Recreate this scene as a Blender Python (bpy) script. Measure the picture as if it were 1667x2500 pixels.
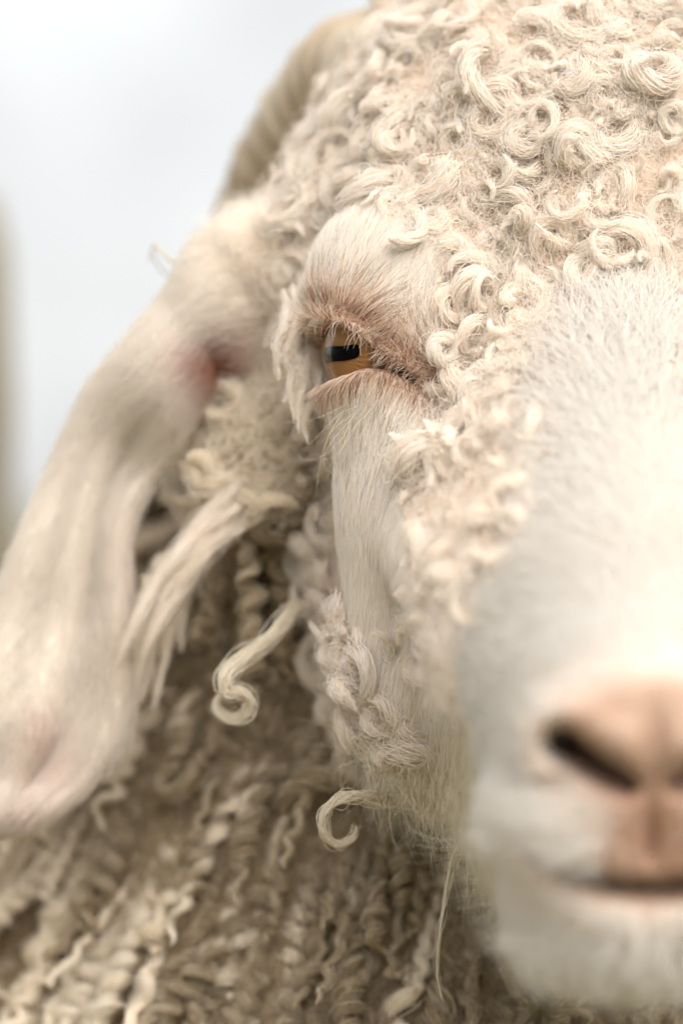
import bpy, math, random
import numpy as np
from mathutils import Matrix, Vector

for o in list(bpy.data.objects):
    bpy.data.objects.remove(o)
rng = np.random.default_rng(11)
random.seed(11)
sc = bpy.context.scene
COL = sc.collection

# ------------------------------------------------------------------ camera, sky, sun, exposure
HC = 0.62            # camera height above the ground, m
DIST = 600.0         # mm from the camera to the plane of the eye
S = 0.086            # mm per photograph pixel in that plane
cam_d = bpy.data.cameras.new('camera')
cam = bpy.data.objects.new('camera', cam_d)
COL.objects.link(cam)
cam.location = (0, -DIST / 1000, HC)
cam.rotation_euler = (math.radians(90), 0, 0)
cam_d.sensor_fit = 'VERTICAL'
cam_d.sensor_height = 36
cam_d.sensor_width = 24
cam_d.lens = 36 * DIST / (2500 * S)
cam_d.clip_start = 0.02
cam_d.clip_end = 5000
cam_d.dof.use_dof = True
cam_d.dof.focus_distance = (DIST - 4) / 1000
cam_d.dof.aperture_fstop = 5.0
sc.camera = cam

SUN_EL, SUN_AZ = 48.0, 155.0      # azimuth clockwise from +Y (behind the goat); 150 = behind the camera, to its right
w = bpy.data.worlds.new('World')
sc.world = w
w.use_nodes = True
nt = w.node_tree
nt.nodes.clear()
out = nt.nodes.new('ShaderNodeOutputWorld')
bg = nt.nodes.new('ShaderNodeBackground')
sky = nt.nodes.new('ShaderNodeTexSky')
sky.sky_type = 'NISHITA'
sky.sun_disc = False
sky.sun_elevation = math.radians(SUN_EL)
sky.sun_rotation = math.radians(SUN_AZ)
sky.dust_density = 2.0
sky.air_density = 1.0
sky.ozone_density = 1.5
hs = nt.nodes.new('ShaderNodeHueSaturation')
hs.inputs['Saturation'].default_value = 0.12
nt.links.new(sky.outputs[0], hs.inputs['Color'])
# thin overcast: slow cloud variation over the whole sky
tc = nt.nodes.new('ShaderNodeTexCoord')
cn = nt.nodes.new('ShaderNodeTexNoise')
cn.inputs['Scale'].default_value = 12.0
cn.inputs['Detail'].default_value = 3.0
nt.links.new(tc.outputs['Generated'], cn.inputs['Vector'])
cr = nt.nodes.new('ShaderNodeMapRange')
cr.inputs['From Min'].default_value = 0.3
cr.inputs['From Max'].default_value = 0.7
cr.inputs['To Min'].default_value = 0.80
cr.inputs['To Max'].default_value = 1.06
nt.links.new(cn.outputs['Fac'], cr.inputs['Value'])
mx = nt.nodes.new('ShaderNodeVectorMath')
mx.operation = 'SCALE'
ov = nt.nodes.new('ShaderNodeMix')          # overcast veil over the clear sky
ov.data_type = 'RGBA'
ov.inputs['Factor'].default_value = 0.82
for sk in ov.inputs:
    if sk.name == 'B' and sk.type == 'RGBA':
        sk.default_value = (2.10, 2.13, 2.13, 1)
    if sk.name == 'A' and sk.type == 'RGBA':
        nt.links.new(hs.outputs[0], sk)
nt.links.new([q for q in ov.outputs if q.type == 'RGBA'][0], mx.inputs[0])
nt.links.new(cr.outputs[0], mx.inputs['Scale'])
nt.links.new(mx.outputs[0], bg.inputs['Color'])
bg.inputs['Strength'].default_value = 0.11
nt.links.new(bg.outputs[0], out.inputs[0])

sun_d = bpy.data.lights.new('sun', 'SUN')
sun_d.energy = 1.38
sun_d.angle = math.radians(60)
sun_d.color = (1.0, 0.965, 0.915)
sun = bpy.data.objects.new('sun', sun_d)
COL.objects.link(sun)
a, e = math.radians(SUN_AZ), math.radians(SUN_EL)
sdir = Vector((math.sin(a) * math.cos(e), math.cos(a) * math.cos(e), math.sin(e)))
sun.rotation_euler = (-sdir).to_track_quat('-Z', 'Y').to_euler()
sun.location = (1, -2, 3)

sc.view_settings.view_transform = 'Standard'
sc.view_settings.look = 'None'
sc.view_settings.exposure = 1.78
sc.view_settings.gamma = 1.0
sc.view_settings.use_curve_mapping = False
sc.render.engine = 'CYCLES'
cy = sc.cycles
cy.max_bounces = 9
cy.diffuse_bounces = 8
cy.glossy_bounces = 3
cy.transmission_bounces = 5
cy.transparent_max_bounces = 12
cy.use_denoising = True
cy.use_adaptive_sampling = True
cy.adaptive_threshold = 0.04
try:
    cy.denoiser = 'OPENIMAGEDENOISE'
    cy.denoising_input_passes = 'RGB_ALBEDO_NORMAL'
except Exception:
    pass
cy.sample_clamp_indirect = 4
cy.blur_glossy = 0.5
cy.caustics_reflective = False
cy.caustics_refractive = False
sc.cycles_curves.shape = 'RIBBONS'
sc.cycles_curves.subdivisions = 1

# ------------------------------------------------------------------ helpers
def P3(px, py, y):
    """photograph pixel + depth behind the eye plane (mm) -> point in mm (x right, y away, z above the lens)"""
    k = S * (DIST + y) / DIST
    return np.stack(np.broadcast_arrays((np.asarray(px, float) - 833.5) * k, np.asarray(y, float) + 0 * k,
                                        (1250 - np.asarray(py, float)) * k), -1)

def pix(P):
    k = S * (DIST + P[..., 1]) / DIST
    return 833.5 + P[..., 0] / k, 1250 - P[..., 2] / k

def Wd(P):
    Q = np.asarray(P, float) * 0.001
    Q = Q.copy()
    Q[..., 2] += HC
    return Q

def unit(v):
    return v / np.maximum(np.linalg.norm(v, axis=-1, keepdims=True), 1e-9)

def sstep(a, b, x):
    t = np.clip((x - a) / (b - a), 0, 1)
    return t * t * (3 - 2 * t)

ROOT = bpy.data.objects.new('goat', None)
COL.objects.link(ROOT)
ROOT.location = (0.066, 0.45, 0.0)
ROOT.empty_display_size = 0.1
ROOT['label'] = 'cream white goat with curly fleece, amber eye and drooping ear facing the camera'
ROOT['category'] = 'goat'
RINV = Matrix.Translation((-0.066, -0.45, 0))

def child(o, parent=ROOT):
    o.parent = parent
    if parent is ROOT:
        o.matrix_parent_inverse = RINV
    return o

def mesh_obj(name, V, F, mat, parent=ROOT, tint=None, smooth=True, world=True):
    me = bpy.data.meshes.new(name)
    V = Wd(V) if world else np.asarray(V, float) * 0.001
    me.from_pydata(V.tolist(), [], [list(map(int, f)) for f in F])
    if smooth:
        me.polygons.foreach_set('use_smooth', [True] * len(me.polygons))
    if tint is not None:
        at = me.attributes.new('tint', 'FLOAT_COLOR', 'POINT')
        at.data.foreach_set('color', np.concatenate([tint, np.ones((len(tint), 1))], 1).astype(np.float32).ravel())
    me.materials.append(mat)
    me.update()
    o = bpy.data.objects.new(name, me)
    COL.objects.link(o)
    if parent is not None:
        child(o, parent)
    return o

def curves_data(name, pts, rad, mat, tint, world=True):
    """pts (N,K,3) mm, rad (N,K) or (K,) mm, tint (N,3)"""
    N, K, _ = pts.shape
    c = bpy.data.hair_curves.new(name)
    c.add_curves([K] * N)
    q = Wd(pts) if world else pts * 0.001
    c.attributes['position'].data.foreach_set('vector', q.astype(np.float32).ravel())
    r = c.attributes.get('radius') or c.attributes.new('radius', 'FLOAT', 'POINT')
    r.data.foreach_set('value', (np.broadcast_to(rad, (N, K)) * 0.001).astype(np.float32).ravel())
    t = c.attributes.new('tint', 'FLOAT_COLOR', 'CURVE')
    t.data.foreach_set('color', np.concatenate([tint, np.ones((N, 1))], 1).astype(np.float32).ravel())
    c.materials.append(mat)
    return c

def curves_obj(name, pts, rad, mat, tint, parent=ROOT, stuff=True):
    o = bpy.data.objects.new(name, curves_data(name, pts, rad, mat, tint))
    COL.objects.link(o)
    child(o, parent)
    if stuff:
        o['kind'] = 'stuff'
    return o

# ------------------------------------------------------------------ materials
def new_mat(name):
    m = bpy.data.materials.new(name)
    m.use_nodes = True
    t = m.node_tree
    t.nodes.clear()
    o = t.nodes.new('ShaderNodeOutputMaterial')
    return m, t, o

def hair_mat(name, transl=0.42, spec=0.25, rough=0.55, var=0.10):
    m, t, o = new_mat(name)
    at = t.nodes.new('ShaderNodeAttribute'); at.attribute_name = 'tint'
    oi = t.nodes.new('ShaderNodeObjectInfo')
    mr = t.nodes.new('ShaderNodeMapRange')
    mr.inputs['To Min'].default_value = 1 - var
    mr.inputs['To Max'].default_value = 1 + var * 0.4
    t.links.new(oi.outputs['Random'], mr.inputs['Value'])
    vm = t.nodes.new('ShaderNodeVectorMath'); vm.operation = 'SCALE'
    t.links.new(at.outputs['Color'], vm.inputs[0])
    t.links.new(mr.outputs[0], vm.inputs['Scale'])
    p = t.nodes.new('ShaderNodeBsdfPrincipled')
    p.inputs['Roughness'].default_value = rough
    p.inputs['Specular IOR Level'].default_value = spec
    t.links.new(vm.outputs[0], p.inputs['Base Color'])
    tr = t.nodes.new('ShaderNodeBsdfTranslucent')
    t.links.new(vm.outputs[0], tr.inputs['Color'])
    mix = t.nodes.new('ShaderNodeMixShader')
    mix.inputs[0].default_value = transl
    t.links.new(p.outputs[0], mix.inputs[1])
    t.links.new(tr.outputs[0], mix.inputs[2])
    t.links.new(mix.outputs[0], o.inputs[0])
    return m

def skin_mat(name, rough=0.75, bump=0.25, scale=900, spec=0.12):
    m, t, o = new_mat(name)
    at = t.nodes.new('ShaderNodeAttribute'); at.attribute_name = 'tint'
    n = t.nodes.new('ShaderNodeTexNoise')
    tcn = t.nodes.new('ShaderNodeTexCoord')
    n.inputs['Scale'].default_value = scale
    n.inputs['Detail'].default_value = 4
    t.links.new(tcn.outputs['Object'], n.inputs['Vector'])
    mr = t.nodes.new('ShaderNodeMapRange')
    mr.inputs['From Min'].default_value = 0.3
    mr.inputs['From Max'].default_value = 0.7
    mr.inputs['To Min'].default_value = 0.84
    mr.inputs['To Max'].default_value = 1.08
    t.links.new(n.outputs['Fac'], mr.inputs['Value'])
    vm = t.nodes.new('ShaderNodeVectorMath'); vm.operation = 'SCALE'
    t.links.new(at.outputs['Color'], vm.inputs[0])
    t.links.new(mr.outputs[0], vm.inputs['Scale'])
    p = t.nodes.new('ShaderNodeBsdfPrincipled')
    p.inputs['Roughness'].default_value = rough
    p.inputs['Specular IOR Level'].default_value = spec
    t.links.new(vm.outputs[0], p.inputs['Base Color'])
    b = t.nodes.new('ShaderNodeBump')
    b.inputs['Strength'].default_value = bump
    b.inputs['Distance'].default_value = 0.0006
    t.links.new(n.outputs['Fac'], b.inputs['Height'])
    t.links.new(b.outputs[0], p.inputs['Normal'])
    t.links.new(p.outputs[0], o.inputs[0])
    return m

M_SKIN = skin_mat('goat_skin')
M_WOOL = hair_mat('wool_strands', transl=0.48, spec=0.15, var=0.06)
M_FUR = hair_mat('short_fur', transl=0.38, var=0.0)
M_CORE = hair_mat('wool_core', transl=0.22, spec=0.1)

# ------------------------------------------------------------------ ground
m, t, o = new_mat('pasture')
p = t.nodes.new('ShaderNodeBsdfPrincipled'); p.inputs['Roughness'].default_value = 0.95
n = t.nodes.new('ShaderNodeTexNoise'); n.inputs['Scale'].default_value = 6; n.inputs['Detail'].default_value = 8
tcn = t.nodes.new('ShaderNodeTexCoord'); t.links.new(tcn.outputs['Object'], n.inputs['Vector'])
rp = t.nodes.new('ShaderNodeValToRGB')
rp.color_ramp.elements[0].position = 0.35; rp.color_ramp.elements[0].color = (0.10, 0.095, 0.045, 1)
rp.color_ramp.elements[1].position = 0.68; rp.color_ramp.elements[1].color = (0.30, 0.255, 0.15, 1)
t.links.new(n.outputs['Fac'], rp.inputs[0]); t.links.new(rp.outputs[0], p.inputs['Base Color'])
bp = t.nodes.new('ShaderNodeBump'); bp.inputs['Strength'].default_value = 0.8; bp.inputs['Distance'].default_value = 0.03
t.links.new(n.outputs['Fac'], bp.inputs['Height']); t.links.new(bp.outputs[0], p.inputs['Normal'])
t.links.new(p.outputs[0], o.inputs[0])
gx = np.concatenate([-np.geomspace(2000, 2, 14), np.linspace(-1.5, 1.5, 13), np.geomspace(2, 2000, 14)])
GV = [(x, y, 0.012 * math.sin(x * 3.1) * math.cos(y * 2.3) if abs(x) < 4 and abs(y) < 4 else 0.0) for x in gx for y in gx]
GN = len(gx)
GF = [(i * GN + j, (i + 1) * GN + j, (i + 1) * GN + j + 1, i * GN + j + 1) for i in range(GN - 1) for j in range(GN - 1)]
gm = bpy.data.meshes.new('ground'); gm.from_pydata(GV, [], GF); gm.materials.append(m)
ground = bpy.data.objects.new('ground', gm); COL.objects.link(ground)
ground['kind'] = 'structure'
ground['label'] = 'dry grassy pasture the goat stands on'

# ------------------------------------------------------------------ goat body: one continuous surface from a distance field
EYE = P3(936, 862, 8.0)                 # centre of the visible eyeball
X0, YAW = 60.0, 0.06
def midx(y):
    return X0 + YAW * np.clip(y, -130, 100)
EL = abs(EYE[0] - midx(EYE[1]))         # lateral distance of an eye from the midline

def ell(X, Y, Z, c, r):
    a = np.sqrt(((X - c[0]) / r[0])**2 + ((Y - c[1]) / r[1])**2 + ((Z - c[2]) / r[2])**2)
    return (a - 1) * min(r)

def cone(X, Y, Z, a, b, ra, rb, sx=1.0):
    ax, ay, az = a; bx, by, bz = b
    d = np.array([bx - ax, by - ay, bz - az], np.float32)
    t = np.clip(((X - ax) * d[0] + (Y - ay) * d[1] + (Z - az) * d[2]) / float(d @ d), 0, 1)
    return np.sqrt(((X - ax - t * d[0]) / sx)**2 + (Y - ay - t * d[1])**2 + (Z - az - t * d[2])**2) - (ra + (rb - ra) * t)

def smin(a, b, k):
    h = np.clip(0.5 + 0.5 * (b - a) / k, 0, 1)
    return b + (a - b) * h - k * h * (1 - h)

LID_AZ = np.array([-75, -54, -30, -8, 12, 34, 60, 87, 105, 130.])
LID_UP = np.array([-40, -32, -20, -8, 8, 21, 25, 21, 14, 4.])
LID_LO = np.array([-40, -34, -28, -19, -16, -22, -26, -29, -28, -22.])
def lid_open(A, Y, Z):
    """degrees inside the lid opening (negative outside), and distance to the eyeball centre"""
    dx, dy, dz = A - EL, Y - EYE[1], Z - EYE[2]
    r = np.sqrt(dx * dx + dy * dy + dz * dz) + 1e-6
    az = np.degrees(np.arctan2(dx, -dy))
    el = np.degrees(np.arcsin(np.clip(dz / r, -1, 1)))
    m_ = np.minimum(np.interp(az, LID_AZ, LID_UP) - el, el - np.interp(az, LID_AZ, LID_LO))
    m_ = np.where((az < -60) | (az > 130), -30, m_)
    return m_, r, az, el

def f_head(X, Y, Z):
    A = np.abs(X)
    d = ell(A, Y, Z, (0, 68, 58), (73, 70, 76))
    d = smin(d, cone(A, Y, Z, (0, 30, 18), (0, -52, -26), 43, 30), 14)
    d = smin(d, cone(A, Y, Z, (38, 8, 2), (15, -62, -36), 17, 14), 12)       # side of the face
    d = smin(d, ell(A, Y, Z, (47, 15, 46), (20.5, 19, 21)), 9)               # brow over the eye
    d = smin(d, cone(A, Y, Z, (39, 26, 14), (36, 14, -34), 21, 19), 10)      # cheek
    d = smin(d, cone(A, Y, Z, (44, 11.5, 17), (40, 14.5, -32), 17.6, 16.5), 7)              # under the eye
    d = smin(d, ell(A, Y, Z, (46, 46, -16), (19, 22, 36)), 6)                # woolly cheek behind it
    d = smin(d, ell(A, Y, Z, (64, 48, 52), (14, 18, 30)), 6)                 # woolly temple
    d = smin(d, ell(A, Y, Z, (77, 52, 59), (15, 13, 9)), 6)                 # wool over the ear root
    d = smin(d, cone(A, Y, Z, (16, 34, -34), (0, -70, -60), 30, 20), 14)     # jaw
    d = smin(d, ell(A, Y, Z, (0, -80, -42), (26, 30, 25)), 12)               # muzzle
    d = smin(d, ell(A, Y, Z, (0, -98, -37), (19, 17, 14)), 7)                # nose
    d = smin(d, ell(A, Y, Z, (12, -90, -54), (15, 18, 11)), 5)               # upper lip
    d = smin(d, ell(A, Y, Z, (0, -81, -69), (25.5, 22, 12)), 9)                # chin
    # eyelids
    e = np.sqrt((A - EL)**2 + (Y - EYE[1])**2 + (Z - EYE[2])**2)
    d = smin(d, e - 14.2, 9)
    return d

def detail(d, X, Y, Z):
    A = np.abs(X)
    # nostril: a slanted slot running inward
    ax, az, bx, bz = 15.4, -40.2, 4.0, -46.8
    t = np.clip(((A - ax) * (bx - ax) + (Z - az) * (bz - az)) / ((bx - ax)**2 + (bz - az)**2), 0, 1)
    r = np.hypot(A - ax - t * (bx - ax), Z - az - t * (bz - az))
    wd = 3.2 - 1.0 * t
    d = d + 13 * (1 - sstep(wd * 0.45, wd * 1.25, r)) * (Y < -78)
    # wing above the nostril
    d = d - 2.0 * np.exp(-((r - 6) / 3.0)**2) * (Z > -46) * (Y < -85) * (A > 3)
    # septum and philtrum groove
    d = d + 2.0 * np.exp(-(A / 1.1)**2) * (Y < -85) * sstep(-64, -58, Z) * (1 - sstep(-36, -28, Z))
    # mouth line, rising at its corner
    zm = -66 + 0.016 * A * A
    d = d + 5.0 * np.exp(-((Z - zm) / 1.5)**2) * (Y < -60) * (1 - sstep(20, 25, A))
    # lid opening, lid fold
    m_, r, az, el = lid_open(A, Y, Z)
    near = (r < 24) & (r > 6)
    d = d + np.where(near, 7.5 * sstep(-1.5, 2.5, m_), 0)
    fold = el - np.interp(az, LID_AZ, LID_UP) - (9 + 0.03 * (az - 20))
    d = d + np.where(near, 1.3 * np.exp(-(fold / 3.0)**2) * sstep(-50, -30, az), 0)
    # swollen lower lid near the inner corner
    return d

PUFF = P3(575, 1120, 62)
def f_body(x, Y, Z):
    X = x - 66
    d = cone(X, Y, Z, (0, 150, 5), (0, 138, -150), 84, 125, 1.5)
    d = smin(d, ell(X, Y, Z, (0, 240, -180), (205, 150, 165)), 60)
    d = smin(d, ell(X, Y, Z, (0, 560, -245), (172, 400, 180)), 80)
    d = smin(d, ell(x, Y, Z, PUFF, (25, 24, 20)), 10)
    pc = P3(408, 1235, 80)                                                    # pit added to the neck so the gap beside the ear falls dark
    d = d + 26 * np.exp(-(((x - pc[0]) - 0.42 * (Z - pc[2])) / 9)**2 - ((Z - pc[2]) / 20)**2) * (Y < 170)
    A = np.abs(X)
    for yy in (250, 840):
        d = smin(d, cone(A, Y, Z, (95, yy, -300), (88, yy + 10, -470), 60, 32), 40)
        d = smin(d, cone(A, Y, Z, (88, yy + 10, -470), (86, yy, -612), 30, 26), 15)
    return d

def axis(*segs):
    out = []
    for a, b, st in segs:
        n = max(1, int(round((b - a) / st)))
        out += list(np.linspace(a, b, n, endpoint=False))
    out.append(segs[-1][1])
    return np.array(out, np.float32)
GX = axis((-190, -70, 8), (-70, -16, 2.4), (-16, 34, 0.9), (34, 96, 1.5), (96, 150, 2.6), (150, 330, 8))
GY = axis((-135, -70, 1.5), (-70, -12, 1.9), (-12, 18, 0.9), (18, 110, 2.8), (110, 300, 6), (300, 1000, 20))
GZ = axis((-640, -200, 14), (-200, -96, 4), (-96, -16, 1.5), (-16, 14, 2.2), (14, 54, 0.9), (54, 130, 2.4))

def field():
    X, Y, Z = np.meshgrid(GX, GY, GZ, indexing='ij')
    F = f_body(X, Y, Z).astype(np.float32)
    jy = np.searchsorted(GY, 200); kz = np.searchsorted(GZ, -140)
    s = (slice(None), slice(0, jy), slice(kz, None))
    x, y, z = X[s], Y[s], Z[s]
    h = f_head(x - midx(y), y, z)
    d = smin(h, F[s], 16)
    jd = np.searchsorted(GY, 40)
    F[s] = d
    s2 = (slice(None), slice(0, jd), slice(kz, None))
    F[s2] = detail(F[s2], X[s2] - midx(Y[s2]), Y[s2], Z[s2])
    return F

def surface_nets(F, xs, ys, zs):
    sg = F < 0
    c = [sg[i:F.shape[0] - 1 + i, j:F.shape[1] - 1 + j, k:F.shape[2] - 1 + k] for i in (0, 1) for j in (0, 1) for k in (0, 1)]
    cnt = sum(a.astype(np.int8) for a in c)
    act = (cnt > 0) & (cnt < 8)
    I, J, K = np.nonzero(act)
    idx = np.full(act.shape, -1, np.int32)
    idx[I, J, K] = np.arange(len(I))
    acc = np.zeros((len(I), 3)); n = np.zeros(len(I))
    ax = (xs, ys, zs)
    cor = [(i, j, k) for i in (0, 1) for j in (0, 1) for k in (0, 1)]
    for p_ in cor:
        for d_ in range(3):
            if p_[d_]:
                continue
            q_ = list(p_); q_[d_] = 1
            a_ = F[I + p_[0], J + p_[1], K + p_[2]]; b_ = F[I + q_[0], J + q_[1], K + q_[2]]
            m_ = (a_ < 0) != (b_ < 0)
            t_ = np.where(m_, a_ / np.where(m_, a_ - b_, 1), 0)
            A_ = np.stack([xs[I + p_[0]], ys[J + p_[1]], zs[K + p_[2]]], -1)
            B_ = np.stack([xs[I + q_[0]], ys[J + q_[1]], zs[K + q_[2]]], -1)
            acc += np.where(m_[:, None], A_ + (B_ - A_) * t_[:, None], 0)
            n += m_
    V = acc / n[:, None]
    faces = []
    for d_ in range(3):
        sl0 = [slice(None)] * 3; sl1 = [slice(None)] * 3
        sl0[d_] = slice(0, -1); sl1[d_] = slice(1, None)
        s0, s1 = sg[tuple(sl0)], sg[tuple(sl1)]
        ch = s0 != s1
        u, v = [q for q in range(3) if q != d_]
        ii = list(np.nonzero(ch))
        ok = (ii[u] > 0) & (ii[v] > 0) & (ii[u] < F.shape[u] - 1) & (ii[v] < F.shape[v] - 1)
        ii = [q[ok] for q in ii]
        ins = s0[tuple(ii)]
        def cell(du, dv):
            q = list(ii); q[u] = q[u] + du; q[v] = q[v] + dv
            return idx[tuple(q)]
        quad = np.stack([cell(-1, -1), cell(0, -1), cell(0, 0), cell(-1, 0)], -1)
        flip = ins if d_ != 1 else ~ins
        quad = np.where(flip[:, None], quad, quad[:, ::-1])
        faces.append(quad)
    Fc = np.concatenate(faces)
    return V, Fc[(Fc >= 0).all(1)]

FLD = field()
BV, BF = surface_nets(FLD, GX, GY, GZ)
# light relaxation
for _ in range(2):
    nb = np.zeros_like(BV); ct = np.zeros(len(BV))
    for a_, b_ in ((0, 1), (1, 2), (2, 3), (3, 0)):
        np.add.at(nb, BF[:, a_], BV[BF[:, b_]]); np.add.at(ct, BF[:, a_], 1)
        np.add.at(nb, BF[:, b_], BV[BF[:, a_]]); np.add.at(ct, BF[:, b_], 1)
    BV = BV * 0.55 + 0.45 * nb / ct[:, None]
del FLD

def mirror_left(P):
    """the same point on the visible (left) half of the head, in mm"""
    Q = np.array(P, float)
    mxx = midx(Q[:, 1])
    Q[:, 0] = mxx - np.abs(Q[:, 0] - mxx)
    return Q

def in_poly(px, py, poly):
    inside = np.zeros(np.shape(px), bool)
    n_ = len(poly)
    for i in range(n_):
        x1, y1 = poly[i]; x2, y2 = poly[(i + 1) % n_]
        cnd = ((y1 > py) != (y2 > py))
        xi = (x2 - x1) * (py - y1) / ((y2 - y1) if y2 != y1 else 1e-9) + x1
        inside ^= cnd & (px < xi)
    return inside

POLY_SHORT = [(735, 560), (770, 510), (850, 490), (960, 520), (1050, 600), (1095, 690), (1085, 800), (1090, 900), (1075, 1010), (1045, 1120),
              (1025, 1300), (1045, 1480), (1100, 1650), (1200, 1800), (1200, 1960), (1070, 1930), (1000, 1800), (905, 1650), (852, 1480), (828, 1330),
              (803, 1180), (790, 1060), (600, 1060), (600, 800), (715, 700)]
POLY_BRIDGE = [(1700, 740), (1500, 790), (1440, 900), (1360, 1040), (1300, 1200), (1275, 1370), (1245, 1520), (1190, 1640), (1165, 1800), (1200, 2000),
               (1240, 2600), (2400, 2600), (2400, 740)]

def zones(P, N):
    Q = mirror_left(P)
    qx, qy = pix(Q)
    A = np.abs(P[:, 0] - midx(P[:, 1]))
    dh = f_head(P[:, 0] - midx(P[:, 1]), P[:, 1], P[:, 2])
    db = f_body(P[:, 0], P[:, 1], P[:, 2])
    head = (dh < db + 2) & (P[:, 1] < 120)
    m_, r, az, el = lid_open(A, P[:, 1], P[:, 2])
    lid = np.full(len(P), 40.0)
    nr = np.nonzero(r < 55)[0]
    az_ = np.radians(np.linspace(-54, 126, 60))
    mg = []
    for tab in (LID_UP, LID_LO):
        el_ = np.radians(np.interp(np.degrees(az_), LID_AZ, tab))
        mg.append(np.stack([EL + np.sin(az_) * np.cos(el_) * 14.4, EYE[1] - np.cos(az_) * np.cos(el_) * 14.4, EYE[2] + np.sin(el_) * 14.4], 1))
    mg = np.concatenate(mg)
    Pn = np.stack([A[nr], P[nr, 1], P[nr, 2]], 1)
    for a0 in range(0, len(nr), 20000):
        sl = slice(a0, a0 + 20000)
        dd = np.sqrt(((Pn[sl, None] - mg[None])**2).sum(-1)).min(1)
        lid[nr[sl]] = np.where((m_[nr[sl]] > 0) & (r[nr[sl]] < 20), -dd, dd)
    inner = (r < 13.2) | ((m_ > -0.5) & (r < 20))
    ne = np.sqrt(((qx - 1610) / 290)**2 + ((qy - 1805) / 165)**2)
    phil = np.where(head & (P[:, 1] < -80) & (P[:, 2] > -63), sstep(1430, 1560, qx + 0.25 * (qy - 1900)) * sstep(1840, 1900, qy), 0)
    nsoft = np.where(head & (P[:, 1] < -70), 1 - sstep(0.72, 1.3, ne), 0)
    nose = head & (P[:, 1] < -84) & ((ne < 0.86) | ((qx > 1525 - 0.25 * (qy - 1900)) & (qy > 1880) & (qy < 2140) & (P[:, 2] > -63)))
    lips = head & (P[:, 1] < -60) & (np.abs(P[:, 2] - (-66 + 0.016 * A * A)) < 3.3) & (A < 23)
    front = N[:, 1] < 0.35
    short = head & in_poly(qx, qy, POLY_SHORT) & (P[:, 1] < 34) & ~nose
    bridge = head & in_poly(qx, qy, POLY_BRIDGE) & (P[:, 1] < 10) & ~nose & ~short & ~lips
    muzzle = head & (P[:, 1] < -62) & ~nose & ~lips
    bridge |= muzzle & ~short
    return dict(Q=Q, qx=qx, qy=qy, A=A, head=head, lid=lid, inner=inner, ne=ne, nsoft=np.maximum(nsoft, phil), phil=phil, nose=nose, lips=lips, short=short, bridge=bridge,
                wool=~(nose | lips | short | bridge | inner), r=r, az=az, el=el)

# normals
def face_normals(V, F):
    return np.cross(V[F[:, 2]] - V[F[:, 0]], V[F[:, 3]] - V[F[:, 1]])
FN = face_normals(BV, BF)
VN = np.zeros_like(BV)
for k_ in range(4):
    np.add.at(VN, BF[:, k_], FN)
VN = unit(VN)
if np.sum(VN[:, 2] * (BV[:, 2] - BV[:, 2].mean())) < 0:      # outward
    BF = BF[:, ::-1]; FN = -FN; VN = -VN
Zv = zones(BV, VN)
CREAM = np.array([0.985, 0.912, 0.832])
WHITE = np.array([0.93, 0.905, 0.865])
PINK = np.array([0.66, 0.45, 0.35])
tint = np.tile(np.array([0.90, 0.82, 0.71]), (len(BV), 1))
def blend(t_, c, f):
    return t_ + (np.asarray(c) - t_) * np.asarray(f)[:, None]
tint = blend(tint, (0.30, 0.23, 0.145), (~Zv['head']) * 1.0)  # skin off the head darkened: shade deep between locks put into colour
tint = blend(tint, (0.80, 0.67, 0.575), (Zv['short'] | Zv['bridge']) * 1.0)
lidm = (1 - sstep(1.0, 9.0, Zv['lid'])) * (Zv['r'] < 40) * Zv['head']
tint = blend(tint, (0.62, 0.40, 0.29), lidm * 0.9)
lidm2 = (1 - sstep(0.2, 3.0, Zv['lid'])) * (Zv['r'] < 26) * Zv['head']
tint = blend(tint, (0.27, 0.12, 0.07), lidm2 * 0.9)
lidm3 = (1 - sstep(-1.5, 0.5, Zv['lid'])) * (Zv['r'] < 26) * Zv['head']
tint = blend(tint, (0.045, 0.025, 0.018), lidm3)
# nose leather: orange brown, patchy
nz = 0.6 * np.sin(BV[:, 0] * 2.3 + BV[:, 2] * 1.7) * np.sin(BV[:, 2] * 2.9 - BV[:, 0]) + np.sin(BV[:, 0] * 0.9 + 1.3 * np.sin(BV[:, 2] * 0.7)) * np.sin(BV[:, 2] * 1.1 + BV[:, 0] * 0.35)
nmask = np.maximum(Zv['nsoft'], Zv['nose'] * 1.0)
tint = blend(tint, (0.46, 0.31, 0.23), nmask)
tint = blend(tint, (0.31, 0.175, 0.105), Zv['nose'] * sstep(0.1, 0.7, nz) * 0.7)
tint = blend(tint, (0.47, 0.26, 0.18), nmask * (BV[:, 2] < -47) * 0.7)
tint = blend(tint, (0.62, 0.45, 0.35), Zv['nose'] * sstep(-0.2, -0.8, nz) * 0.6)
tint = blend(tint, (0.25, 0.14, 0.085), Zv['lips'] * 0.9)
for _ in range(3):     # soften borders
    ac = np.zeros_like(tint); ct = np.zeros(len(tint))
    for a_ in range(4):
        for b_ in range(4):
            np.add.at(ac, BF[:, a_], tint[BF[:, b_]]); np.add.at(ct, BF[:, a_], 1)
    tint = np.where(Zv['inner'][:, None], tint, ac / ct[:, None])
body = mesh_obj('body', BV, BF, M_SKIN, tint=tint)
nose_inside = None

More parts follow.
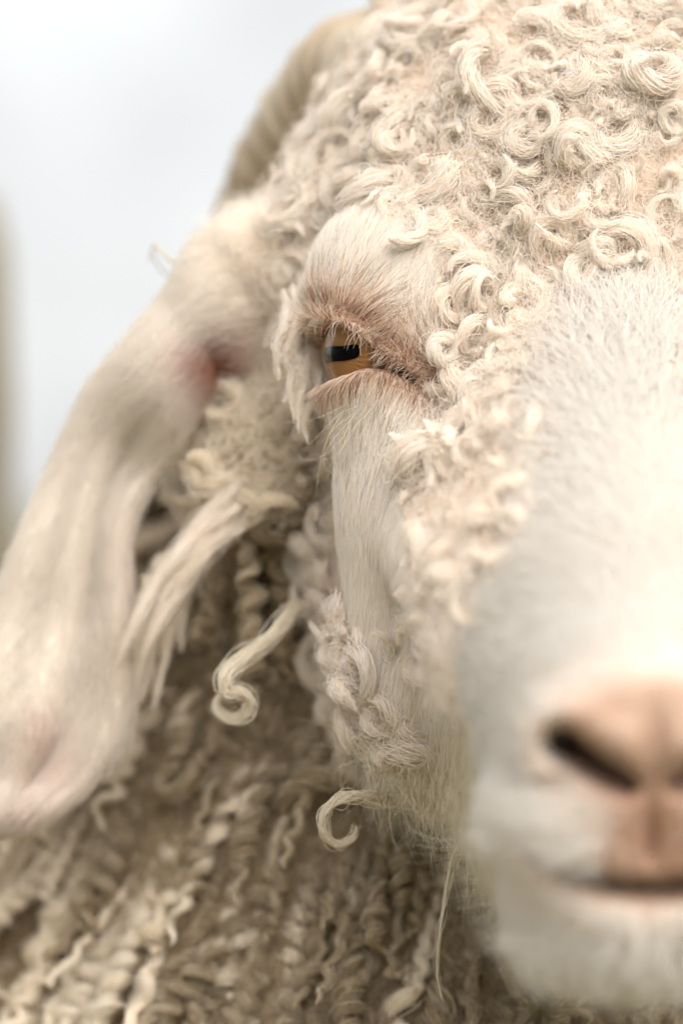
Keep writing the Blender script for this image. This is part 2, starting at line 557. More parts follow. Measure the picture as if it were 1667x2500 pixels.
# ------------------------------------------------------------------ eyes
def eye_mats():
    m, t, o = new_mat('iris')
    p = t.nodes.new('ShaderNodeBsdfPrincipled'); p.inputs['Roughness'].default_value = 0.6; p.inputs['Specular IOR Level'].default_value = 0.1
    at = t.nodes.new('ShaderNodeAttribute'); at.attribute_name = 'tint'
    t.links.new(at.outputs['Color'], p.inputs['Base Color'])
    t.links.new(p.outputs[0], o.inputs[0])
    mi = m
    m, t, o = new_mat('pupil')
    p = t.nodes.new('ShaderNodeBsdfPrincipled'); p.inputs['Base Color'].default_value = (0.004, 0.0035, 0.004, 1); p.inputs['Roughness'].default_value = 0.9; p.inputs['Specular IOR Level'].default_value = 0.0
    t.links.new(p.outputs[0], o.inputs[0])
    mp = m
    m, t, o = new_mat('eyeball')
    p = t.nodes.new('ShaderNodeBsdfPrincipled'); p.inputs['Base Color'].default_value = (0.06, 0.035, 0.022, 1); p.inputs['Roughness'].default_value = 0.4; p.inputs['Specular IOR Level'].default_value = 0.15
    t.links.new(p.outputs[0], o.inputs[0])
    mb = m
    m, t, o = new_mat('cornea')
    tr = t.nodes.new('ShaderNodeBsdfTransparent')
    g = t.nodes.new('ShaderNodeBsdfGlossy'); g.inputs['Roughness'].default_value = 0.03
    f = t.nodes.new('ShaderNodeFresnel'); f.inputs['IOR'].default_value = 1.2
    mix = t.nodes.new('ShaderNodeMixShader')
    fm = t.nodes.new('ShaderNodeMath'); fm.operation = 'MULTIPLY'; fm.inputs[1].default_value = 0.18
    t.links.new(f.outputs[0], fm.inputs[0]); t.links.new(fm.outputs[0], mix.inputs[0]); t.links.new(tr.outputs[0], mix.inputs[1]); t.links.new(g.outputs[0], mix.inputs[2])
    t.links.new(mix.outputs[0], o.inputs[0])
    return mi, mp, mb, m
M_IRIS, M_PUPIL, M_BALL, M_CORNEA = eye_mats()

def cap(fn_r, a_max, nr, na, G, U, Rr, C, h=0.0):
    """spherical cap around gaze G; U = up, Rr = right; fn_r(theta)->radius"""
    V, F = [C + G * fn_r(0.0)], []
    for i in range(1, nr + 1):
        th = a_max * i / nr
        for j in range(na):
            ph = 2 * math.pi * j / na
            d = G * math.cos(th) + (Rr * math.cos(ph) + U * math.sin(ph)) * math.sin(th)
            V.append(C + d * fn_r(th))
    for j in range(na):
        F.append((0, 1 + j, 1 + (j + 1) % na))
    for i in range(nr - 1):
        for j in range(na):
            a_ = 1 + i * na + j; b_ = 1 + i * na + (j + 1) % na
            F.append((a_, a_ + na, b_ + na, b_))
    return np.array(V), F

def make_eye(side):
    C = EYE.copy()
    if side > 0:
        C[0] = midx(EYE[1]) + EL
    az = math.radians(50) * (-1 if side < 0 else 1)
    G = np.array([math.sin(az), -math.cos(az), -0.045]); G = unit(G)
    Rr = unit(np.cross(G, [0, 0, 1.0])); U = np.cross(Rr, G)
    if side > 0:
        Rr = -Rr
    # eye roll: the slot pupil lies almost level, dipping outward
    ro = math.radians(6)
    U, Rr = U * math.cos(ro) + Rr * math.sin(ro), Rr * math.cos(ro) - U * math.sin(ro)
    V, F = cap(lambda th: 12.7, math.pi * 0.98, 30, 40, G, U, Rr, C)
    ball = mesh_obj('eye', V, F, M_BALL)
    ia = math.radians(43)
    V, F = cap(lambda th: 12.85 - 0.15 * math.sin(th / ia * math.pi), ia, 26, 96, G, U, Rr, C)
    # amber iris, darker at the rim, radial fibres
    D = unit(V - C); th = np.arccos(np.clip(D @ G, -1, 1)) / ia
    ph = np.arctan2(D @ U, D @ Rr)
    fib = 0.5 + 0.25 * np.sin(ph * 37 + 3 * np.sin(th * 7)) + 0.25 * np.sin(ph * 61 + 5 * np.sin(th * 4 + 1))
    base = np.array([0.26, 0.132, 0.048])[None] * (0.5 + 1.0 * fib[:, None])
    low = sstep(-0.2, -0.9, (D @ U) / math.sin(ia))
    base = base * (1 - low[:, None]) + low[:, None] * np.array([0.31, 0.13, 0.035])[None] * (0.5 + 0.9 * fib[:, None])
    rim = sstep(0.72, 0.98, th)
    base = base * (1 - 0.85 * rim[:, None]) + 0.85 * rim[:, None] * np.array([0.07, 0.035, 0.02])
    ctr = 1 - sstep(0.0, 0.45, th)
    base *= (1 - 0.35 * ctr[:, None])
    mesh_obj('iris', V, F, M_IRIS, parent=ball, tint=base)
    # pupil: a horizontal slot with rounded ends
    rows, cols = 9, 40
    V, F = [], []
    for j in range(cols + 1):
        u = -1 + 2 * j / cols
        hw = math.radians(27) * u
        hh = math.radians(7.2) * (1 - abs(u)**9)**0.35 * (1 + 0.10 * u)
        off = math.radians(1.2) * math.sin(u * 3)
        for i in range(rows):
            vv = hh * (-1 + 2 * i / (rows - 1)) + off
            d = G * math.cos(hw) * math.cos(vv) + Rr * math.sin(hw) * math.cos(vv) + U * math.sin(vv)
            V.append(C + d * 12.93)
    for j in range(cols):
        for i in range(rows - 1):
            a_ = j * rows + i
            F.append((a_, a_ + 1, a_ + rows + 1, a_ + rows))
    mesh_obj('pupil', np.array(V), F, M_PUPIL, parent=ball)
    ca = math.radians(50)
    V, F = cap(lambda th: 13.05 + 0.5 * max(0.0, 1 - (th / ca)**2), ca, 24, 64, G, U, Rr, C)
    mesh_obj('cornea', V, F, M_CORNEA, parent=ball)
    return ball
make_eye(-1)
make_eye(1)

# ------------------------------------------------------------------ horns
def horn_mat():
    m, t, o = new_mat('horn')
    p = t.nodes.new('ShaderNodeBsdfPrincipled'); p.inputs['Roughness'].default_value = 0.55
    n = t.nodes.new('ShaderNodeTexNoise'); n.inputs['Scale'].default_value = 60; n.inputs['Detail'].default_value = 6
    tcn = t.nodes.new('ShaderNodeTexCoord'); t.links.new(tcn.outputs['Object'], n.inputs['Vector'])
    rp = t.nodes.new('ShaderNodeValToRGB')
    rp.color_ramp.elements[0].position = 0.3; rp.color_ramp.elements[0].color = (0.40, 0.29, 0.185, 1)
    rp.color_ramp.elements[1].position = 0.7; rp.color_ramp.elements[1].color = (0.57, 0.48, 0.375, 1)
    t.links.new(n.outputs['Fac'], rp.inputs[0]); t.links.new(rp.outputs[0], p.inputs['Base Color'])
    b = t.nodes.new('ShaderNodeBump'); b.inputs['Strength'].default_value = 0.4; b.inputs['Distance'].default_value = 0.001
    t.links.new(n.outputs['Fac'], b.inputs['Height']); t.links.new(b.outputs[0], p.inputs['Normal'])
    t.links.new(p.outputs[0], o.inputs[0])
    return m
M_HORN = horn_mat()

def catmull(pts, n):
    pts = np.asarray(pts, float)
    q = np.concatenate([[2 * pts[0] - pts[1]], pts, [2 * pts[-1] - pts[-2]]])
    u = np.linspace(0, len(pts) - 1 - 1e-6, n)
    i = u.astype(int); f = (u - i)[:, None]
    a_, b_, c_, d_ = q[i], q[i + 1], q[i + 2], q[i + 3]
    return 0.5 * (2 * b_ + (c_ - a_) * f + (2 * a_ - 5 * b_ + 4 * c_ - d_) * f**2 + (3 * b_ - a_ - 3 * c_ + d_) * f**3)

def frames(C):
    T = unit(np.gradient(C, axis=0))
    U = np.zeros_like(C)
    u = np.cross(T[0], [0.3, 0.9, 0.2]); u /= np.linalg.norm(u)
    for i in range(len(C)):
        u = u - T[i] * (u @ T[i]); u /= np.linalg.norm(u)
        U[i] = u
    return T, U, np.cross(T, U)

def tube(C, R, ns=8, flat=1.0, caps=True):
    T, U, B = frames(C)
    a_ = np.linspace(0, 2 * math.pi, ns, endpoint=False)
    V = C[:, None] + R[:, None, None] * (np.cos(a_)[None, :, None] * U[:, None] + flat * np.sin(a_)[None, :, None] * B[:, None])
    K = len(C)
    F = [(i * ns + j, i * ns + (j + 1) % ns, (i + 1) * ns + (j + 1) % ns, (i + 1) * ns + j) for i in range(K - 1) for j in range(ns)]
    if caps:
        F.append(tuple(range(ns - 1, -1, -1))); F.append(tuple((K - 1) * ns + j for j in range(ns)))
    return V.reshape(-1, 3), F

def make_horn(side):
    pts = [P3(1060, 300, 50), P3(975, 190, 64), P3(878, 182, 82), P3(794, 268, 98), P3(712, 378, 112), P3(652, 490, 126), P3(604, 600, 138), P3(580, 720, 150)]
    pts = np.array(pts)
    if side > 0:
        pts[:, 0] = 2 * 64 - pts[:, 0]
    C = catmull(pts, 90)
    s = np.linspace(0, 1, 90)
    R = 14.5 - 6.5 * s**1.6
    R = R + 0.9 * np.sin(s * 95) * (1 - s) + 0.25 * np.sin(s * 41 + 1)
    R[-4:] *= [0.9, 0.75, 0.5, 0.2]
    V, F = tube(C, R, 22, 1.12)
    return mesh_obj('horn', V, F, M_HORN)
make_horn(-1)
make_horn(1)

# ------------------------------------------------------------------ ears
EAR_ST = [  # upper/left edge px, lower/right edge px, depth of edges, bulge toward the camera (mm)
    ((760, 600), (800, 1000), 66, 12), ((600, 545), (645, 990), 58, 15), ((492, 585), (560, 985), 54, 16),
    ((425, 700), (498, 1005), 51, 15), ((345, 800), (440, 1075), 49, 14), ((232, 935), (368, 1185), 50, 8),
    ((152, 1090), (318, 1300), 50, 7), ((85, 1240), (315, 1440), 49, 6), ((15, 1400), (328, 1580), 47, 5),
    ((-40, 1560), (318, 1715), 45, 5), ((-72, 1720), (285, 1835), 43, 5), ((-80, 1850), (200, 1930), 42, 4),
    ((-66, 1950), (110, 1985), 41, 4), ((-35, 2005), (20, 2018), 41, 1)]

def ear_grid(n=70, mcols=23):
    L = np.array([P3(*a_[0], a_[2]) for a_ in EAR_ST]); R = np.array([P3(*a_[1], a_[2]) for a_ in EAR_ST])
    Bg = np.array([[a_[3], 0, 0] for a_ in EAR_ST], float)
    L, R, Bg = catmull(L, n), catmull(R, n), catmull(Bg, n)[:, 0]
    v = np.linspace(0, 1, mcols)
    G = L[:, None] + (R - L)[:, None] * v[None, :, None]
    s = np.linspace(0, 1, n)[:, None]
    prof = (4 * v * (1 - v))**0.75
    G[..., 1] -= Bg[:, None] * prof[None]
    # long shallow valley and a rolled front rim
    G[..., 1] += 4.2 * np.exp(-((v[None] - 0.66 + 0.1 * s) / 0.13)**2) * sstep(0.25, 0.45, s) - 2.5 * np.exp(-((v[None] - 0.93) / 0.06)**2) * sstep(0.25, 0.4, s)
    G[..., 1] += 0.9 * np.sin(v[None] * 17 + 4 * s) * sstep(0.3, 0.6, s) + 0.8 * np.sin(s * 30 + 3 * v[None])
    px, py = pix(G)
    G[..., 1] += 4.5 * np.exp(-((px - 535) / 38)**2 - ((py - 905 - 0.7 * (px - 535)) / 48)**2)      # hollow at the ear opening
    return G, px, py

EAR_G, EAR_PX, EAR_PY = ear_grid()
def ear_tint():
    t_ = np.tile(np.array([0.78, 0.70, 0.62]), (EAR_PX.size, 1))
    px, py = EAR_PX.ravel(), EAR_PY.ravel()
    g = lambda x, y, sx, sy: np.exp(-((px - x) / sx)**2 - ((py - y) / sy)**2)
    t_ = blend(t_, (0.40, 0.16, 0.10), 0.95 * np.clip(1.2 * g(535, 895, 75, 70) + g(500, 855, 55, 45), 0, 1))
    t_ = blend(t_, (0.62, 0.40, 0.34), 0.6 * np.clip(g(130, 1850, 90, 70) + g(110, 1760, 60, 50) + g(330, 1380, 40, 130) + g(60, 1980, 100, 50), 0, 1))
    t_ = blend(t_, (0.42, 0.31, 0.21), 0.75 * np.clip(g(260, 1640, 80, 90) + g(300, 1560, 60, 70), 0, 1))
    return t_
def make_ear(side):
    G = EAR_G.copy()
    n_, m_ = G.shape[:2]
    du = np.gradient(G, axis=0); dv = np.gradient(G, axis=1)
    Nn = unit(np.cross(du, dv)); Nn = np.where((Nn[..., 1:2] > 0), -Nn, Nn)
    th = 1.6 * np.ones((n_, m_, 1)); th[:, 0] = th[:, -1] = 0.35
    A_ = G + Nn * th; B_ = G - Nn * th
    if side > 0:
        A_[..., 0] = 128 - A_[..., 0]; B_[..., 0] = 128 - B_[..., 0]
    V = np.concatenate([A_.reshape(-1, 3), B_.reshape(-1, 3)])
    off = n_ * m_
    F = []
    for i in range(n_ - 1):
        for j in range(m_ - 1):
            a_ = i * m_ + j
            F.append((a_, a_ + 1, a_ + m_ + 1, a_ + m_)); F.append((off + a_, off + a_ + m_, off + a_ + m_ + 1, off + a_ + 1))
        for j in (0, m_ - 1):
            a_ = i * m_ + j
            F.append((a_, a_ + m_, off + a_ + m_, off + a_))
    for i in (0, n_ - 1):
        for j in range(m_ - 1):
            a_ = i * m_ + j
            F.append((a_, a_ + 1, off + a_ + 1, off + a_))
    if side > 0:
        F = [f[::-1] for f in F]
    tt = ear_tint()
    ear = mesh_obj('ear', V, F, M_SKIN, tint=np.concatenate([tt, tt]))
    # short soft fur on the ear
    cnt = 40000 if side < 0 else 5000
    iu = rng.random(cnt) * (n_ - 1.001); jv = rng.random(cnt) * (m_ - 1.001)
    i0, j0 = iu.astype(int), jv.astype(int); fu, fv = (iu - i0)[:, None], (jv - j0)[:, None]
    back = rng.random(cnt) < 0.3
    def bil(a_):
        return (a_[i0, j0] * (1 - fu) + a_[i0 + 1, j0] * fu) * (1 - fv) + (a_[i0, j0 + 1] * (1 - fu) + a_[i0 + 1, j0 + 1] * fu) * fv
    A0 = G + Nn * th; B0 = G - Nn * th
    pos = np.where(back[:, None], bil(B0), bil(A0)); nn = unit(bil(Nn)) * np.where(back, -1, 1)[:, None]
    dr = unit(bil(du)) + 0.15 * rng.normal(size=(cnt, 3)) + (bil(dv)) * 0.06 * ((jv / m_ - 0.5) * 2)[:, None]
    if side > 0:
        pos[:, 0] = 128 - pos[:, 0]; nn[:, 0] *= -1; dr[:, 0] *= -1
    ln = rng.uniform(2, 4.5, cnt)
    tcol = ear_tint().reshape(n_, m_, 3)[i0, j0]
    tcol = tcol * 0.5 + 0.5 * np.array([0.88, 0.845, 0.785])[None] * rng.uniform(0.88, 1.05, cnt)[:, None]
    red = np.exp(-((EAR_PX[i0, j0] - 530) / 70)**2 - ((EAR_PY[i0, j0] - 885) / 65)**2)
    ln *= (1 - 0.75 * red)
    tcol = tcol * (1 - 0.8 * red[:, None]) + 0.8 * red[:, None] * np.array([0.40, 0.17, 0.11])
    pts, rad = fur_strands(pos, nn, dr, ln, 0.36, 4)
    curves_obj('fur', pts, rad * 0.055, M_FUR, tcol, parent=ear)
    return ear

def fur_strands(pos, nn, dr, ln, lift, K, wav=0.0, droop=0.0):
    n_ = len(pos)
    dt = unit(dr - nn * np.sum(dr * nn, 1, keepdims=True))
    lf = lift * rng.uniform(0.5, 1.5, n_)[:, None]
    s = np.linspace(0, 1, K)
    d0 = unit(dt + nn * lf * 1.6)
    pts = pos[:, None] + ln[:, None, None] * (s[None, :, None] * d0[:, None] * 1.0 + (s**2)[None, :, None] * (dt * 0.5 - nn * lf * 0.55)[:, None])
    if wav > 0:
        b_ = np.cross(nn, dt)
        ph = rng.uniform(0, 6.28, n_)[:, None]; fq = rng.uniform(4, 9, n_)[:, None]
        pts = pts + (wav * ln[:, None] * s[None] * np.sin(fq * s[None] + ph))[..., None] * b_[:, None]
    if droop:
        pts[..., 2] -= droop * (ln[:, None] * s[None]**2)
    rad = (1 - 0.8 * s**2)[None, :] * np.ones((n_, 1))
    return pts, rad

make_ear(-1)
make_ear(1)

# ------------------------------------------------------------------ sampling the skin
FA = np.linalg.norm(FN, axis=1) * 0.5
FC = BV[BF].mean(1)
FNU = unit(FN)
ZF = zones(FC, FNU)
PXF, PYF = pix(FC)
INVIEW = (PXF > -260) & (PXF < 1900) & (PYF > -260) & (PYF < 2760) & (FNU[:, 1] < 0.5) & (FC[:, 1] < 330)

def scatter(mask, dens, cap_n=None):
    wgt = FA * mask * dens
    n_ = int(wgt.sum())
    if cap_n:
        n_ = min(n_, cap_n)
    cdf = np.cumsum(wgt); cdf /= cdf[-1]
    f = np.searchsorted(cdf, rng.random(n_))
    f = np.minimum(f, len(FA) - 1)
    u, v = rng.random(n_)[:, None], rng.random(n_)[:, None]
    q = BV[BF[f]]
    pos = (q[:, 0] * (1 - u) + q[:, 1] * u) * (1 - v) + (q[:, 3] * (1 - u) + q[:, 2] * u) * v
    vn = VN[BF[f]]
    nn = unit((vn[:, 0] * (1 - u) + vn[:, 1] * u) * (1 - v) + (vn[:, 3] * (1 - u) + vn[:, 2] * u) * v)
    return f, pos, nn

# ------------------------------------------------------------------ short face fur
def face_flow(pos, nn):
    """lie of the coat: away from the eye, down the cheek, back from the nose"""
    mxx = midx(pos[:, 1]); side = np.sign(pos[:, 0] - mxx); side[side == 0] = 1
    C = np.stack([mxx + side * EL, np.full(len(pos), EYE[1]), np.full(len(pos), EYE[2])], 1)
    L = pos - C
    # the parting runs along the lid line, from the outer corner to the inner corner
    par = np.stack([-side * 0.86, np.zeros(len(pos)), np.full(len(pos), -0.51)], 1)
    rel = L - par * np.clip(np.sum(L * par, 1), -6, 14)[:, None]
    rad = unit(rel)
    down = np.array([0, 0, -1.0])
    r_ = np.linalg.norm(L, axis=1)
    below = sstep(4, -10, pos[:, 2] - EYE[2] + 0.5 * np.clip(np.sum(L * par, 1), -10, 20))
    out_ = np.stack([side * 0.22, np.zeros(len(pos)), -np.ones(len(pos))], 1)
    d = rad * (1 - below[:, None]) + (out_ * 0.8 + rad * 0.4) * below[:, None]
    up = (1 - below) * sstep(12, 30, r_)
    d = d * (1 - 0.5 * up[:, None]) + 0.5 * up[:, None] * np.stack([-side * 0.35, np.zeros(len(pos)), np.ones(len(pos))], 1)
    return d

def tints(n_, cols, probs, jit=0.06):
    c = np.array(cols)[rng.choice(len(cols), n_, p=probs)]
    return c * rng.uniform(1 - jit, 1 + jit, n_)[:, None]

mask = ZF['short'] & ~ZF['inner'] & (ZF['lid'] > 0.2)
vis = FC[:, 0] < 64
f, pos, nn = scatter(mask, np.where(vis, 11.0, 3.0) * np.where(ZF['qy'] > 1450, 0.7, 1))
lid = ZF['lid'][f]
n_ = len(f)
d = face_flow(pos, nn) + 0.10 * rng.normal(size=(n_, 3))
lowside = sstep(0, -8, ZF['el'][f] - np.interp(ZF['az'][f], LID_AZ, LID_LO) + 0 * lid)
near = np.where(ZF['r'][f] < 45, 1 - sstep(0.6, 10.5, lid * (1 + 2.5 * lowside) + rng.normal(0, 1.5, n_)), 0)
ln = (5.0 - 2.0 * near) * rng.uniform(0.7, 1.25, n_)
pts, rad = fur_strands(pos, nn, d, ln, 0.26, 5, wav=0.03)
tw = tints(n_, [WHITE, CREAM, (0.86, 0.75, 0.62)], [0.55, 0.33, 0.12])
tr = tints(n_, [(0.70, 0.50, 0.36), (0.46, 0.26, 0.16), (0.22, 0.11, 0.065), (0.90, 0.78, 0.66)], [0.27, 0.23, 0.12, 0.38])
pick = rng.random(n_) < near**0.8 * 0.95
col = np.where(pick[:, None], tr, tw)
dark = rng.random(n_) < 0.06 * (1 - near) * sstep(40, 16, ZF['r'][f])
col[dark] *= np.array([0.42, 0.34, 0.27])
curves_obj('face_fur', pts, rad * np.where(dark, 0.045, 0.05)[:, None], M_FUR, col)

# nose bridge, muzzle and chin: softer, longer coat
mask = ZF['bridge'] & ~ZF['inner']
f, pos, nn = scatter(mask, np.where(vis, 3.2, 1.6) * (0.12 + 0.88 * sstep(0.85, 1.5, ZF['ne'])) * (1 - 0.8 * ZF['phil']))
n_ = len(f)
mxx = midx(pos[:, 1]); side = np.clip((pos[:, 0] - mxx) / 14, -1, 1)
chin = sstep(-62, -70, pos[:, 2])
fore = sstep(-55, -25, pos[:, 1]) * sstep(-30, -5, pos[:, 2])
d = np.stack([side * 0.55, 0.7 * np.ones(n_), 0.15 + 0.6 * fore], 1)
d = d * (1 - chin[:, None]) + chin[:, None] * np.stack([side * 0.25, 0.0 * pos[:, 0], -np.ones(n_)], 1)
d += 0.22 * rng.normal(size=(n_, 3))
ln = (6.5 + 11 * fore + 4.0 * chin) * rng.uniform(0.7, 1.3, n_)
lipd = np.abs(pos[:, 2] + 66)
ln *= 0.4 + 0.6 * sstep(0.9, 1.6, ZF['ne'][f])
ln *= np.where((lipd < 5) & (pos[:, 1] < -72), 0.3, 1)
pts, rad = fur_strands(pos, nn, d, ln, 0.5, 8, wav=0.14)
curves_obj('muzzle_fur', pts, rad * 0.085, M_FUR, tints(n_, [np.array([0.85, 0.825, 0.785]), np.array([0.82, 0.79, 0.75]), np.array([0.84, 0.785, 0.72])], [0.5, 0.3, 0.2], 0.04))

# sparse pale down on the nose leather and lips
f, pos, nn = scatter((ZF['nose'] | ZF['lips']) & (FNU[:, 1] < 0.2), np.full(len(FA), 0.6))
n_ = len(f)
d = np.stack([0.3 * rng.normal(size=n_), np.zeros(n_), -np.ones(n_)], 1)
pts, rad = fur_strands(pos, nn, d, rng.uniform(1.2, 2.6, n_), 0.3, 4)
curves_obj('nose_hair', pts, rad * 0.05, M_FUR, tints(n_, [(0.75, 0.6, 0.48), (0.55, 0.34, 0.22)], [0.6, 0.4]))

# ------------------------------------------------------------------ woolly undercoat
def woolly(mask, dens, len_, rad_, cols, name, K=9, stand=1.0, curl=1.0, cap_n=None):
    f, pos, nn = scatter(mask, dens, cap_n)
    n_ = len(f)
    tdir = unit(np.cross(nn, rng.normal(size=(n_, 3))))
    b_ = np.cross(nn, tdir)
    L = len_ * rng.uniform(0.6, 1.3, n_)
    s = np.linspace(0, 1, K)[None, :]
    R = (L * 0.22 * curl * rng.uniform(0.6, 1.3, n_))[:, None]
    ph = rng.uniform(0, 6.28, n_)[:, None]; tu = rng.uniform(3.5, 9, n_)[:, None]
    ax = unit(nn * stand + 0.9 * tdir * rng.uniform(0, 1, n_)[:, None] + np.array([0, 0, -0.35]))
    pts = pos[:, None] + (L[:, None] * s * 0.55)[..., None] * ax[:, None] \
        + (R * s**0.6 * (np.cos(ph + tu * s) - np.cos(ph)))[..., None] * tdir[:, None] \
        + (R * s**0.6 * (np.sin(ph + tu * s) - np.sin(ph)))[..., None] * b_[:, None]
    rad = (rad_ * (1 - 0.6 * s**2)) * np.ones((n_, 1))
    return curves_obj(name, pts, rad, M_FUR, tints(n_, cols, np.ones(len(cols)) / len(cols), 0.07))

FORE = [CREAM, CREAM * np.array([1, .98, .94]), np.array([0.985, 0.95, 0.915])]
NECK = [np.array([0.53, 0.43, 0.30]), np.array([0.42, 0.33, 0.215]), np.array([0.74, 0.65, 0.51])]  # dirty neck wool, also darkened to put in shade beneath the ear
PALEFL = [np.array([0.94, 0.86, 0.74]), np.array([0.91, 0.82, 0.68]), np.array([0.96, 0.90, 0.81])]  # pale fleece: skylight on the left side and mound put into colour
hw = ZF['wool'] & ZF['head']
woolly(hw & INVIEW & (ZF['A'] <= 74), np.full(len(FA), 1.8), 6.5, 0.06, [np.array([0.975, 0.87, 0.77]), np.array([0.955, 0.83, 0.71])], 'undercoat')
woolly(hw & INVIEW & (ZF['A'] > 77), np.full(len(FA), 2.5), 8.5, 0.065, FORE, 'temple_fluff', K=10)
GAPM = (PXF > 340) & (PXF < 480) & (PYF > 1040) & (PYF < 1430)
woolly(~ZF['head'] & INVIEW & ~GAPM, np.full(len(FA), 0.3), 9.0, 0.13, [np.array([0.42, 0.33, 0.22])], 'neck_undercoat', cap_n=30000)  # dark strands: shade in the neck gaps put into their colour
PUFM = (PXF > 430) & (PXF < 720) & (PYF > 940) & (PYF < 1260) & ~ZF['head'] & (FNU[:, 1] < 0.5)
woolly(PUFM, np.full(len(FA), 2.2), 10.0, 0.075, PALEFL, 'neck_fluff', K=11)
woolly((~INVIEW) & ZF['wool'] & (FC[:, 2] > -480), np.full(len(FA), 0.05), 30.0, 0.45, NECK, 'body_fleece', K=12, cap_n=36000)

# ------------------------------------------------------------------ locks of curled wool
def bundle(C, ns, rb, K, fuzz=0.12, twist=2.0, seed=0, flat=0.8):
    """strands following the centre line C (n,3) with radius profile rb(s)"""
    g = np.random.default_rng(seed)
    s = np.linspace(0, 1, len(C))
    T, U, B = frames(C)
    rr = np.sqrt(g.random(ns)) * 1.0
    an = g.uniform(0, 6.28, ns)
    Ls = g.uniform(0.80, 1.0, ns)
    st = np.linspace(0, 1, K)[None] * Ls[:, None]
    def itp(A):
        return np.stack([np.interp(st.ravel(), s, A[:, i]) for i in range(3)], -1).reshape(ns, K, 3)
    c, u, b = itp(C), itp(U), itp(B)
    R = rb(st)
    ang = an[:, None] + twist * st * 2 * math.pi
    stray = g.random(ns) < 0.16
    fz = fuzz * np.where(stray, 3.2, 1.0)
    w1 = fz[:, None] * np.sin(st * g.uniform(6, 22, ns)[:, None] + g.uniform(0, 6.28, ns)[:, None])
    w2 = fz[:, None] * np.sin(st * g.uniform(6, 22, ns)[:, None] + g.uniform(0, 6.28, ns)[:, None])
    oa = R * (rr[:, None] * np.cos(ang)) + w1 * (0.3 + R)
    ob = flat * R * (rr[:, None] * np.sin(ang)) + w2 * (0.3 + R)
    return c + oa[..., None] * u + ob[..., None] * b

def curl_center(g, K=46, R0=3.8, turns=2.0, rise=5.0, tilt=0.6, drift=3.0):
    """a ringlet: leaves the skin along +Z, then coils round a tilted axis"""
    az = g.uniform(0, 6.28)
    a_ = unit(np.array([math.cos(az) * math.sin(tilt), math.sin(az) * math.sin(tilt), math.cos(tilt)]))
    e1 = unit(np.cross(a_, [0.2, 0.5, 0.8])); e2 = np.cross(a_, e1)
    t_ = np.linspace(0, 1, K)
    hand = g.choice([-1, 1])
    ph = g.uniform(0, 6.28) + hand * 2 * math.pi * turns * t_**0.9
    ph = ph + 0.8 * np.sin(t_ * g.uniform(3, 9) + g.uniform(0, 6))
    R = R0 * (0.35 + 0.75 * sstep(0, 0.35, t_)) * (1 - 0.55 * t_**1.5) * (1 + 0.3 * np.sin(t_ * g.uniform(4, 10) + g.uniform(0, 6)))
    C = a_[None] * (rise * t_)[:, None] + R[:, None] * (np.cos(ph)[:, None] * e1 + np.sin(ph)[:, None] * e2)
    C = C - C[0] + np.array([0, 0, -0.5]) + np.stack([drift * t_ * math.cos(az + 1), drift * t_ * math.sin(az + 1), 0 * t_], 1)
    C[:, 2] = np.where(C[:, 2] < 0.8, 0.8 + (C[:, 2] - 0.8) * 0.25, C[:, 2])
    return C

def hang_center(g, L=60, K=90, Rh=2.6, pitch=11.0, hook=True):
    """a corkscrew lock growing along +Z"""
    t_ = np.linspace(0, 1, K)
    n_t = L / pitch
    hand = g.choice([-1, 1])
    ph = g.uniform(0, 6.28) + hand * 2 * math.pi * n_t * t_ + 1.3 * np.sin(t_ * g.uniform(5, 11) + g.uniform(0, 6)) + 0.7 * np.sin(t_ * g.uniform(14, 22) + g.uniform(0, 6))
    R = Rh * (0.35 + 0.8 * sstep(0.02, 0.35, t_)) * (1 - 0.25 * t_) * (1 + 0.45 * np.sin(t_ * g.uniform(5, 16) + g.uniform(0, 6)))
    el_ = g.uniform(0.45, 1.0)
    C = np.stack([R * np.cos(ph), el_ * R * np.sin(ph), L * t_], 1)
    C[:, 0] += g.normal(0, 2.2) * np.sin(t_ * 3 + g.uniform(0, 3)); C[:, 1] += g.normal(0, 1.6) * np.sin(t_ * 4 + g.uniform(0, 3))
    if hook:
        k = sstep(0.78, 1.0, t_)
        C[:, 2] -= k * L * 0.16
        C[:, 0] += k * g.choice([-1, 1]) * 4.0
    return C - C[0]

